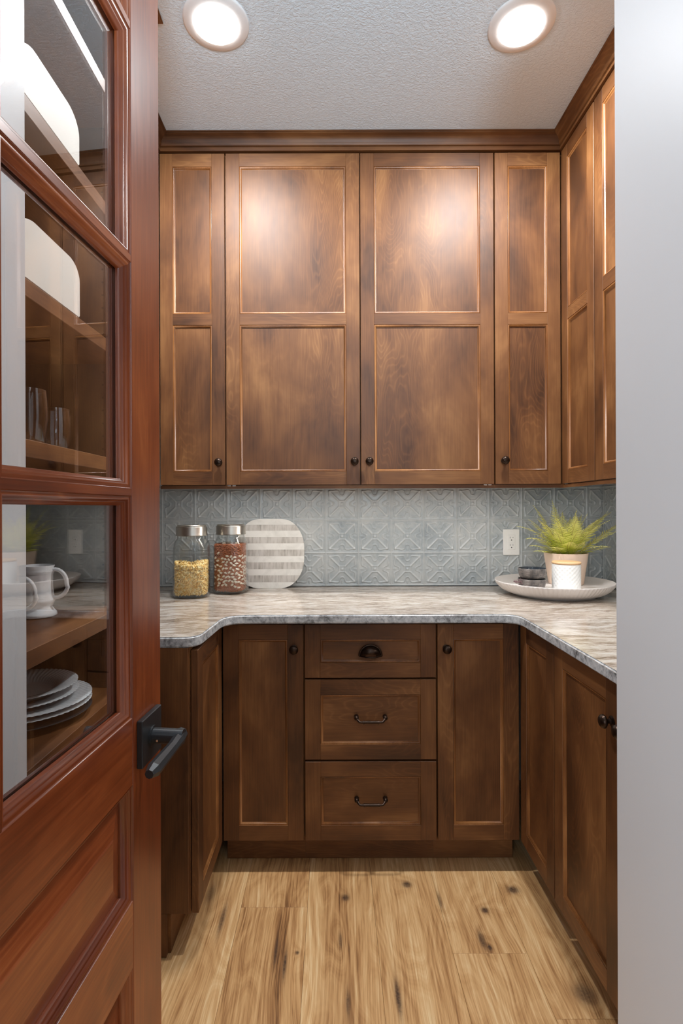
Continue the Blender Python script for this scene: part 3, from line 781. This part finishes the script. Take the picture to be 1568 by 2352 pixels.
for i in range(3900):
    a = rr.uniform(-math.pi, .25); z = rr.uniform(.013, .214)
    rad = jar_rad(a, z)-.0045-rr.uniform(0, .002)
    if i % 7 == 0: a = rr.uniform(0, 6.28); rad = jar_rad(a, z)*math.sqrt(rr.random())*.93; z = .213
    if z < .02: rad -= .006
    tx = Vector((-math.sin(a), math.cos(a), rr.uniform(-.5, .5))).normalized()
    ellip(lb, Vector((rad*math.cos(a), rad*math.sin(a), z)), tx, .0042, .0027, 5, 3)
placed = []
for i in range(1500):
    a = rr.uniform(-math.pi, .2); z = rr.uniform(.018, .200)
    u = math.cos(a)      # left .. right as seen
    dens = 1.0 if (0.035 < z < 0.135 and u > -0.55 + (z-.03)*-1.5) else (0.35 if .135 < z < .165 else 0.10)
    if z < .035: dens = .12
    if rr.random() > dens*1.05: continue
    rad = jar_rad(a, z)-.0066
    pp = Vector((rad*math.cos(a), rad*math.sin(a), z))
    if any((pp-q_).length < .0118 for q_ in placed): continue
    if dens < .3 and rr.random() > .12: continue
    placed.append(pp)
    if z < .022: rad -= .004
    tx = Vector((-math.sin(a), math.cos(a), rr.uniform(-1.2, 1.2))).normalized()
    ellip(bb_, Vector((rad*math.cos(a), rad*math.sin(a), z)), tx, .0092, .0062, 8, 5)
for i in range(12):
    a = rr.uniform(0, 6.28); q = rr.uniform(0, .045)
    ellip(bb_, Vector((q*math.cos(a), q*math.sin(a), .2165)), Vector((rr.gauss(0, 1), rr.gauss(0, 1), 0)).normalized(), .0092, .0062, 8, 5)
o = lb.build('dry_lentils', M['lentil'], None, loc=(-0.447, 2.300, 0.914)); o.rotation_euler = (0, 0, R(-8)); tag(o, 'red brown lentils filling the right jar', 'lentils', None, 'stuff')
o = shade(bb_.build('white_beans', M['bean'], None, loc=(-0.447, 2.300, 0.914)), 80); o.rotation_euler = (0, 0, R(-8)); tag(o, 'white beans mixed through the lentils in the right jar', 'beans', None, 'stuff')

# ------------------------------------------------------------------ striped board leaning on the backsplash
def marble_m():
    m = NT('white_marble_strip'); tc = m.n('ShaderNodeTexCoord').outputs['Object']; f = m.noise(tc, 18, 4, .6, .6)
    return m.bsdf(m.ramp(f, [(.35, (.82, .80, .75)), (.55, (.92, .90, .85))]), .3, 0, None)
def greywood_m():
    m = NT('washed_grey_wood'); tc = m.n('ShaderNodeTexCoord').outputs['Object']
    a = m.noise(m.vmath('MULTIPLY', tc, (1, 1, .12)), 95, 4, .65); f2 = m.noise(m.vmath('MULTIPLY', tc, (1, 1, .35)), 24, 3)
    f = m.math('ADD', m.math('MULTIPLY', a, .6), m.math('MULTIPLY', f2, .5))
    return m.bsdf(m.ramp(f, [(.36, (.22, .20, .175)), (.47, (.50, .465, .42)), (.60, (.68, .645, .60))]), .5, 0, None)
M['marble'] = marble_m(); M['greywood'] = greywood_m()
bw, bh = 0.158, 0.160
def half_w(z):
    # rounded, slightly square disc: returns half width at height z in [-bh, bh]
    t = abs(z)/bh; t = min(t, 1)
    return 0.052 + (bw-0.052)*math.sqrt(max(0, 1-max(0, (abs(z)-0.022)/(bh-0.022))**2))
cb = tag(empty('cutting_board', (-0.293, 2.4155, 0.9145)), 'round white marble and grey wood striped board leaning on the tiles', 'cutting board')
cb.rotation_euler = (R(-8.0), 0, 0)
cuts = [0, .0853, .1830, .2720, .3694, .4583, .5524, .6430, .7370, .8280, .9147, 1.0]   # from the bottom
for k in range(11):
    za, zb = cuts[k]*2*bh, cuts[k+1]*2*bh; N_ = 8; vs = []; fs = []
    for j in range(N_+1):
        z = za + (zb-za)*j/N_; hw = half_w(z-bh)
        vs += [(-hw, 0, z), (hw, 0, z), (hw, .016, z), (-hw, .016, z)]
    for j in range(N_):
        a = 4*j
        for q in range(4): r2 = (q+1) % 4; fs.append((a+q, a+r2, a+4+r2, a+4+q))
    fs.append((3, 2, 1, 0)); fs.append(tuple(4*N_+i for i in range(4)))
    mesh('marble_strip' if k % 2 == 0 else 'wood_strip', vs, fs, M['marble'] if k % 2 == 0 else M['greywood'], cb)

# ------------------------------------------------------------------ platter and what stands on it
M['ceramic'] = plain('pinkish_white_matte_ceramic', (.70, .655, .625), .5, 0, 25, .03)
PX, PY = 0.926, 2.222; PZ = 0.9145
b = MB()
ribs = 84
def ribf(a, r, z):
    if 0.008 < z < 0.050 and r > .12: return 1 + 0.006*math.cos(a*ribs)
    return 1
outer = [(0.001, 0.003), (0.150, 0.003), (0.156, 0.000), (0.166, 0.000), (0.172, 0.006), (0.190, 0.0115), (0.206, 0.020), (0.219, 0.031), (0.229, 0.043), (0.2335, 0.0505), (0.2365, 0.0560), (0.2350, 0.0585)]
def ribouter(a, r, z): return 1 + (0.0065*math.cos(a*ribs) if (0.005 < z < 0.052 and r > .17) else 0)
b.lathe(outer, 84*8, None, 0, ribouter)
b.lathe([(0.2350, 0.0585), (0.2320, 0.0565), (0.222, 0.0500), (0.205, 0.0440), (0.185, 0.0400), (0.165, 0.0385), (0.001, 0.0380)], 84*8, None, 0)
o = shade(b.build('platter', M['ceramic'], None, loc=(PX, PY, PZ), fix=True), 70)
tag(o, 'large round off-white fluted platter on the counter holding the fern', 'platter')
TZ = PZ + 0.0388

# fern in a pot
M['pot'] = plain('blush_clay_pot', (.80, .61, .48), .6, 0, 12, .04)
M['soil'] = plain('dark_moss', (.05, .045, .02), .9, 0, 80, .5)
FX, FY = 0.9975, 2.262
fp = tag(empty('potted_fern', (FX, FY, TZ)), 'bright green fern in a blush clay pot at the back of the platter', 'plant')
b = MB(); b.lathe([(0.001, 0.0), (0.068, 0.0), (0.070, 0.003), (0.0885, 0.131), (0.0880, 0.133), (0.0845, 0.133), (0.081, 0.126), (0.075, 0.10), (0.001, 0.098)], 64)
shade(b.build('pot', M['pot'], fp, fix=True), 50)
b = MB(); b.lathe([(0.001, .114), (.05, .112), (.0785, .108)], 32); b.build('soil', M['soil'], fp)
def fern_mat():
    m = NT('fern_leaf'); tc = m.n('ShaderNodeTexCoord').outputs['Object']; sep = m.n('ShaderNodeSeparateXYZ'); m.l(tc, sep.inputs[0])
    # new growth further out along the fronds is yellower
    rad = m.vmath('LENGTH', m.vmath('SUBTRACT', tc, (0, 0, .11)))
    f = m.math('ADD', m.math('MULTIPLY', rad, 4.2), m.math('MULTIPLY', m.noise(tc, 25, 2), .30))
    f = m.math('ADD', f, m.math('MULTIPLY', m.n('ShaderNodeObjectInfo').outputs['Random'], .25))
    c = m.ramp(f, [(.20, (.02, .050, .008)), (.38, (.15, .25, .020)), (.56, (.58, .64, .06)), (.80, (.92, .90, .30))])
    x = m.n('ShaderNodeBsdfPrincipled'); m.l(c, x.inputs['Base Color']); x.inputs['Roughness'].default_value = .45
    tl = m.n('ShaderNodeBsdfTranslucent'); m.l(c, tl.inputs[0])
    mx = m.n('ShaderNodeMixShader'); mx.inputs[0].default_value = .25; m.l(x.outputs[0], mx.inputs[1]); m.l(tl.outputs[0], mx.inputs[2])
    m.l(mx.outputs[0], m.out.inputs[0]); return m.mat
M['fern'] = fern_mat(); M['rachis'] = plain('fern_stem', (.40, .30, .08), .5, 0, 30, .2)
fr = random.Random(12)
def frond(az, L_, el0, droop, base_r=.02, wmax=.028, hlean=0):
    """az azimuth; L_ length; el0 start elevation; droop total bend downwards"""
    N_ = 30; p = Vector((math.cos(az)*base_r, math.sin(az)*base_r, .105)); pts = [p]; tans = []
    az2 = az
    for i in range(N_):
        t = i/N_; el = el0 - droop*t**1.6; az2 += hlean/N_
        d = Vector((math.cos(az2)*math.cos(el), math.sin(az2)*math.cos(el), math.sin(el))); tans.append(d)
        p = p + d*(L_/N_); pts.append(p)
    b = MB(); b.tube(pts[::2], [max(.0004, .0014*(1-i/21)) for i in range(len(pts[::2]))], 5, 1)
    for i in range(5, N_+1):
        t = i/N_; wd = wmax*(math.sin(math.pi*min(1, (t*.93+.02))**0.85)**.7)*(1 if t < .55 else (1-(t-.55)/.45)**.8+.03)
        d = tans[min(i, N_-1)]; side = d.cross(Vector((0, 0, 1))); 
        if side.length < .05: side = Vector((-math.sin(az), math.cos(az), 0))
        side.normalize(); nrm = side.cross(d).normalized()
        for sg in (-1, 1):
            o_ = pts[i]; dr = (side*sg*.90 + d*.52 - nrm*.14*fr.uniform(-.5, 1.5)).normalized(); Lf = wd*fr.uniform(.85, 1.12); hw = L_/N_*.36
            perp = d
            m1 = o_ + dr*Lf*.45 + nrm*.0008; tip = o_ + dr*Lf - nrm*.002
            vs = [o_-perp*hw*.8, o_+perp*hw*.8, m1-perp*hw*.75, m1+perp*hw*.9, tip]
            b.add(vs, [(0, 1, 3, 2), (2, 3, 4)])
    return b.build('frond', [M['fern'], M['rachis']], fp)
# leaning fronds aimed by direction (0 deg = right along the wall, -90 = towards the camera)
spec = [(R(178), .225, R(58), R(62)), (R(196), .20, R(50), R(70)), (R(160), .20, R(66), R(40)), (R(150), .24, R(72), R(25)), (R(120), .24, R(84), R(15)),
        (R(-150), .21, R(66), R(50)), (R(-120), .19, R(70), R(50)), (R(-90), .21, R(72), R(45)), (R(-60), .20, R(70), R(50)), (R(-30), .21, R(64), R(45)),
        (R(4), .25, R(60), R(35)), (R(14), .265, R(50), R(15)), (R(-8), .265, R(40), R(12)), (R(-20), .22, R(42), R(25)), (R(40), .22, R(64), R(30)),
        (R(80), .20, R(80), R(20)), (R(-100), .15, R(52), R(60)), (R(-135), .15, R(40), R(55)), (R(-50), .15, R(42), R(55)), (R(-75), .13, R(50), R(40)),
        (R(-165), .16, R(38), R(50)), (R(-10), .16, R(30), R(35)), (R(-110), .13, R(50), R(40)), (R(200), .14, R(30), R(45)), (R(-85), .185, R(80), R(25)), (R(-140), .19, R(78), R(22)), (R(-35), .19, R(80), R(25)), (R(60), .19, R(72), R(30)),
(R(135), .19, R(60), R(35)), (R(-95), .165, R(64), R(40)), (R(-125), .17, R(58), R(35)), (R(-58), .18, R(60), R(35)), (R(-80), .20, R(84), R(20)), (R(-15), .19, R(66), R(25)), (R(-168), .19, R(68), R(30))]
for (az, L_, e0, dr_) in spec:
    frond(az, L_*1.08, e0, dr_*.92, wmax=.030+L_*.075, hlean=fr.uniform(-.25, .25))

# white canister with wooden lid
cx_, cy_ = 0.930, 2.105
cn = tag(empty('canister', (cx_, cy_, TZ)), 'small white dimpled canister with a wooden lid in front of the pot', 'canister'); cn.scale = (1, 1, 0.85)
b = MB(); n = 108; rows = 44; vs = []; fs = []
for j in range(rows+1):
    z = .003 + .115*j/rows
    for i in range(n):
        a = 2*math.pi*i/n
        q = math.cos(a*18 + (math.pi if int(z/.115*11) % 2 else 0))*math.sin(math.pi*((z/.115*11) % 1))
        r0 = .0535 + .0008*q if 0.006 < z < .112 else .0535
        vs.append((r0*math.cos(a), r0*math.sin(a), z))
for j in range(rows):
    for i in range(n):
        k = (i+1) % n; fs.append((j*n+i, j*n+k, (j+1)*n+k, (j+1)*n+i))
b.add(vs, fs); b.lathe([(.001, 0), (.051, 0), (.0535, .003)], n); b.lathe([(.0535, .118), (.051, .1195), (.048, .118), (.001, .116)], n)
shade(b.build('canister_body', M['porcelain_matte'] if 'porcelain_matte' in M else plain('matte_white_stoneware', (.84, .84, .82), .45, 0, 20, .01), cn, fix=True), 60)
M['lidwood'] = wood('pale_beech_lid', 'x', [(.3, (.55, .32, .15)), (.5, (.70, .45, .24)), (.7, (.78, .55, .32))], rough=.5, coat=0)
b = MB(); b.lathe([(.001, .1175), (.046, .1175), (.0535, .1200), (.0550, .1235), (.0550, .1265), (.0535, .1300), (.050, .1315), (.001, .1318)], 64)
shade(b.build('lid', M['lidwood'], cn, fix=True), 50)

# two stacked dark bowls
def bowl_mat():
    m = NT('dark_scored_stoneware'); tc = m.n('ShaderNodeTexCoord').outputs['Object']
    sep = m.n('ShaderNodeSeparateXYZ'); m.l(tc, sep.inputs[0]); at = m.math('ARCTAN2', sep.outputs[1], sep.outputs[0])
    st = m.math('SINE', m.math('MULTIPLY', at, 150.0)); ck = m.math('SINE', m.math('MULTIPLY', sep.outputs[2], 1500.0))
    pick = m.math('GREATER_THAN', m.math('SINE', m.math('MULTIPLY', at, 12.0)), 0.0)
    h = m.math('ADD', m.math('MULTIPLY', st, pick), m.math('MULTIPLY', ck, m.math('SUBTRACT', 1.0, pick)))
    f = m.math('ADD', m.math('MULTIPLY', h, .22), m.noise(tc, 40, 3))
    c = m.ramp(f, [(.25, (.035, .038, .042)), (.5, (.10, .085, .075)), (.8, (.30, .26, .235))])
    return m.bsdf(c, .32, 0, m.bump(h, .4, .0008))
M['bowl'] = bowl_mat(); M['bowl_in'] = plain('black_glaze_inside', (.03, .037, .045), .12, 0, 20, .2)
bx_, by_ = 0.7995, 2.125
for k in range(2):
    b = MB(); r0 = .050
    b.lathe([(r_, z_*1.02) for r_, z_ in [(.001, .002), (.038, .002), (.040, 0), (.0435, 0), (.0475, .006), (.0510, .014), (.0535, .030), (.0535, .0395), (.0528, .0405)]], 72, None, 0)
    b.lathe([(r_, z_*1.02) for r_, z_ in [(.0528, .0405), (.0512, .0400), (.0500, .034), (.0465, .014), (.040, .008), (.001, .006)]], 72, None, 1)
    o = shade(b.build('small_bowl', [M['bowl'], M['bowl_in']], None, loc=(bx_+.001*k, by_, TZ+k*.0422), fix=True), 60)
    tag(o, ['lower of two stacked dark scored stoneware bowls on the platter', 'upper dark scored stoneware bowl with black inside, stacked on its twin'][k], 'bowl', 'stacked dark bowls')
# dried sprig
M['sprig'] = plain('dried_purple_flower', (.20, .11, .115), .8, 0, 120, .35)
b = MB(); sr = random.Random(5)
b.tube([(.035, .002, .004), (0, 0, .010), (-.03, 0, .02)], .0009, 5)
for i in range(420):
    t = sr.random(); s_ = .006+.018*math.sin(math.pi*min(1, t+.12))
    p = Vector((.035-.07*t, sr.gauss(0, .4)*s_, .008+.016*t + abs(sr.gauss(0, .5))*s_))
    d = Vector((-.6+sr.gauss(0, .5), sr.gauss(0, .7), .6+sr.gauss(0, .5))).normalized()*.005
    q = d.orthogonal().normalized()*.0011
    b.add([p-q, p+q, p+d], [(0, 1, 2)])
o = b.build('dried_flower_sprig', M['sprig'], None, loc=(0.757, 2.110, PZ+.0440)); tag(o, 'small dried purple flower sprig lying beside the dark bowls', 'dried flower')

# ------------------------------------------------------------------ things on the open shelves
def rbox(x0, x1, y0, y1, z0, z1, r):
    """box with rounded ends in the yz plane (upper corners)"""
    b = MB(); prof = [(y0+.004, z0), (y1-.004, z0), (y1, z0+.004)]
    for k in range(9): a = math.pi/2*k/8; prof.append((y1-r+r*math.cos(a), z1-r*.8+r*.8*math.sin(a)))
    for k in range(9): a = math.pi/2*k/8; prof.append((y0+r-r*math.sin(a), z1-r*.8+r*.8*math.cos(a)))
    prof.append((y0, z0+.004)); n = len(prof)
    vs = [(x0+.003, y, z) for y, z in prof] + [(x0, (y-(y0+y1)/2)*.985+(y0+y1)/2, z0+(z-z0)*.985+.001) for y, z in prof]
    vs = []
    for (x, s_) in ((x0, .98), (x0+.004, 1), (x1-.004, 1), (x1, .98)):
        vs += [(x, (y-(y0+y1)/2)*s_+(y0+y1)/2, (z-(z0+z1)/2)*s_+(z0+z1)/2) for y, z in prof]
    fs = []
    for j in range(3):
        for k in range(n): q = (k+1) % n; fs.append((j*n+k, j*n+q, (j+1)*n+q, (j+1)*n+k))
    fs.append(tuple(range(n))[::-1]); fs.append(tuple(3*n+k for k in range(n))); b.add(vs, fs); return b
o = shade(rbox(-0.86, -0.584, 0.985, 1.2205, 2.0712, 2.181, .055).build('storage_box', M['box_white'], None, fix=True), 35)
tag(o, 'white round-cornered box on the upper open shelf, the higher one', 'box')
o = shade(rbox(-0.86, -0.584, 0.985, 1.2205, 1.7212, 1.843, .050).build('storage_box', M['box_white'], None, fix=True), 35)
tag(o, 'white round-cornered box on the open shelf below, above the drinking glasses', 'box')
def tumbler(x, y, h, r, label):
    b = MB()
    b.lathe([(.001, 0), (r*.70, 0), (r*.76, .004), (r*.84, .02), (r*1.0, h*.5), (r*.97, h*.8), (r*.90, h), (r*.86, h), (r*.93, h*.8), (r*.96, h*.5), (r*.80, .022), (r*.70, .010), (.001, .009)], 40)
    o = shade(b.build('drinking_glass', M['tumbler'], None, loc=(x, y, 1.414)), 70); tag(o, label, 'glass', 'clear tumblers on the open shelf')
tumbler(-.690, 1.315, .115, .034, 'clear tumbler on the open shelf, further from the pale wall strip')
tumbler(-.640, 1.115, .118, .034, 'clear tumbler on the open shelf, half hidden by the pale wall strip')
def mug(x, y, rz, label):
    t = tag(empty('mug', (x, y, 1.0095), rz), label, 'mug', 'white footed mugs on the open shelf')
    b = MB(); b.lathe([(.001, .003), (.034, .001), (.043, 0), (.0455, .003), (.044, .010), (.037, .018), (.034, .024), (.0375, .032), (.0415, .038), (.0415, .044), (.0375, .052), (.0355, .075),
                       (.036, .105), (.0385, .112), (.0385, .117), (.037, .120), (.0395, .127), (.039, .1285), (.037, .1285), (.0345, .118), (.0325, .075), (.034, .045), (.030, .035), (.001, .032)], 48)
    shade(b.build('mug_body', M['porcelain'], t, fix=True), 70)
    b = MB(); pts = []
    for k in range(15):
        a = R(100) - R(205)*k/14; pts.append((.040+.030*math.cos(a)+(.004 if k > 7 else 0), 0, .082+.036*math.sin(a)))
    pts[0] = (.036, 0, .116); pts.append((.035, 0, .050))
    b.tube(pts, [.0052]*len(pts), 10); shade(b.build('handle', M['porcelain'], t), 60)
mug(-.749, 1.333, R(8), 'white footed mug with a big handle, whole on the open shelf')
mug(-.735, 1.165, R(8), 'white footed mug showing only its handle past the pale wall strip')
def plate(x, y, z, r, h, well, label, m, cat='plate', flutes=60, name='plate'):
    b = MB()
    def ff(a, rr_, z_): return 1 + (.0035*math.cos(a*flutes) if rr_ > r*.90 else 0)
    def wav(a, rr_): return .0006*math.sin(a*flutes) if rr_ > r*.6 else 0
    b.lathe([(.001, .002), (r*.45, .002), (r*.48, 0), (r*.52, 0), (r*.60, h*.35), (r*.97, h-.002), (r, h), (r*.975, h+.0012), (r*.80, h*.80+.002), (r*.64, h*.62+.002), (r*.56, h*(.5-well*.3)+.002), (r*.50, .006), (.001, .0055)], 240, None, 0, ff)
    vv = []
    for v in b.v:
        rad_ = math.hypot(v[0], v[1]); a = math.atan2(v[1], v[0]); vv.append((v[0], v[1], v[2]+(wav(a, rad_) if rad_ < r*1.01 and rad_ > r*.62 else 0)))
    b.v = vv
    o = shade(b.build(name, m, None, loc=(x, y, z), fix=True), 70); tag(o, label, cat, 'plates stacked on the open shelf')
sx_, sy_ = -.735, 1.262
plate(sx_, sy_, .7815, .142, .018, 0, 'black charger plate at the bottom of the stack', M['black_plate'], flutes=0)
plate(sx_, sy_, .7990, .142, .018, 0, 'lower large pale grey fluted plate in the stack', M['plate_grey'])
plate(sx_, sy_, .8110, .142, .018, 0, 'upper large pale grey fluted plate in the stack', M['plate_grey'])
plate(sx_-.012, sy_-.006, .8230, .126, .020, 0, 'smaller pale grey fluted plate under the top bowl', M['plate_grey'])
plate(sx_-.012, sy_-.006, .8360, .124, .026, 1, 'shallow pale grey fluted bowl on top of the plates', M['plate_grey'], 'bowl', name='shallow_bowl')
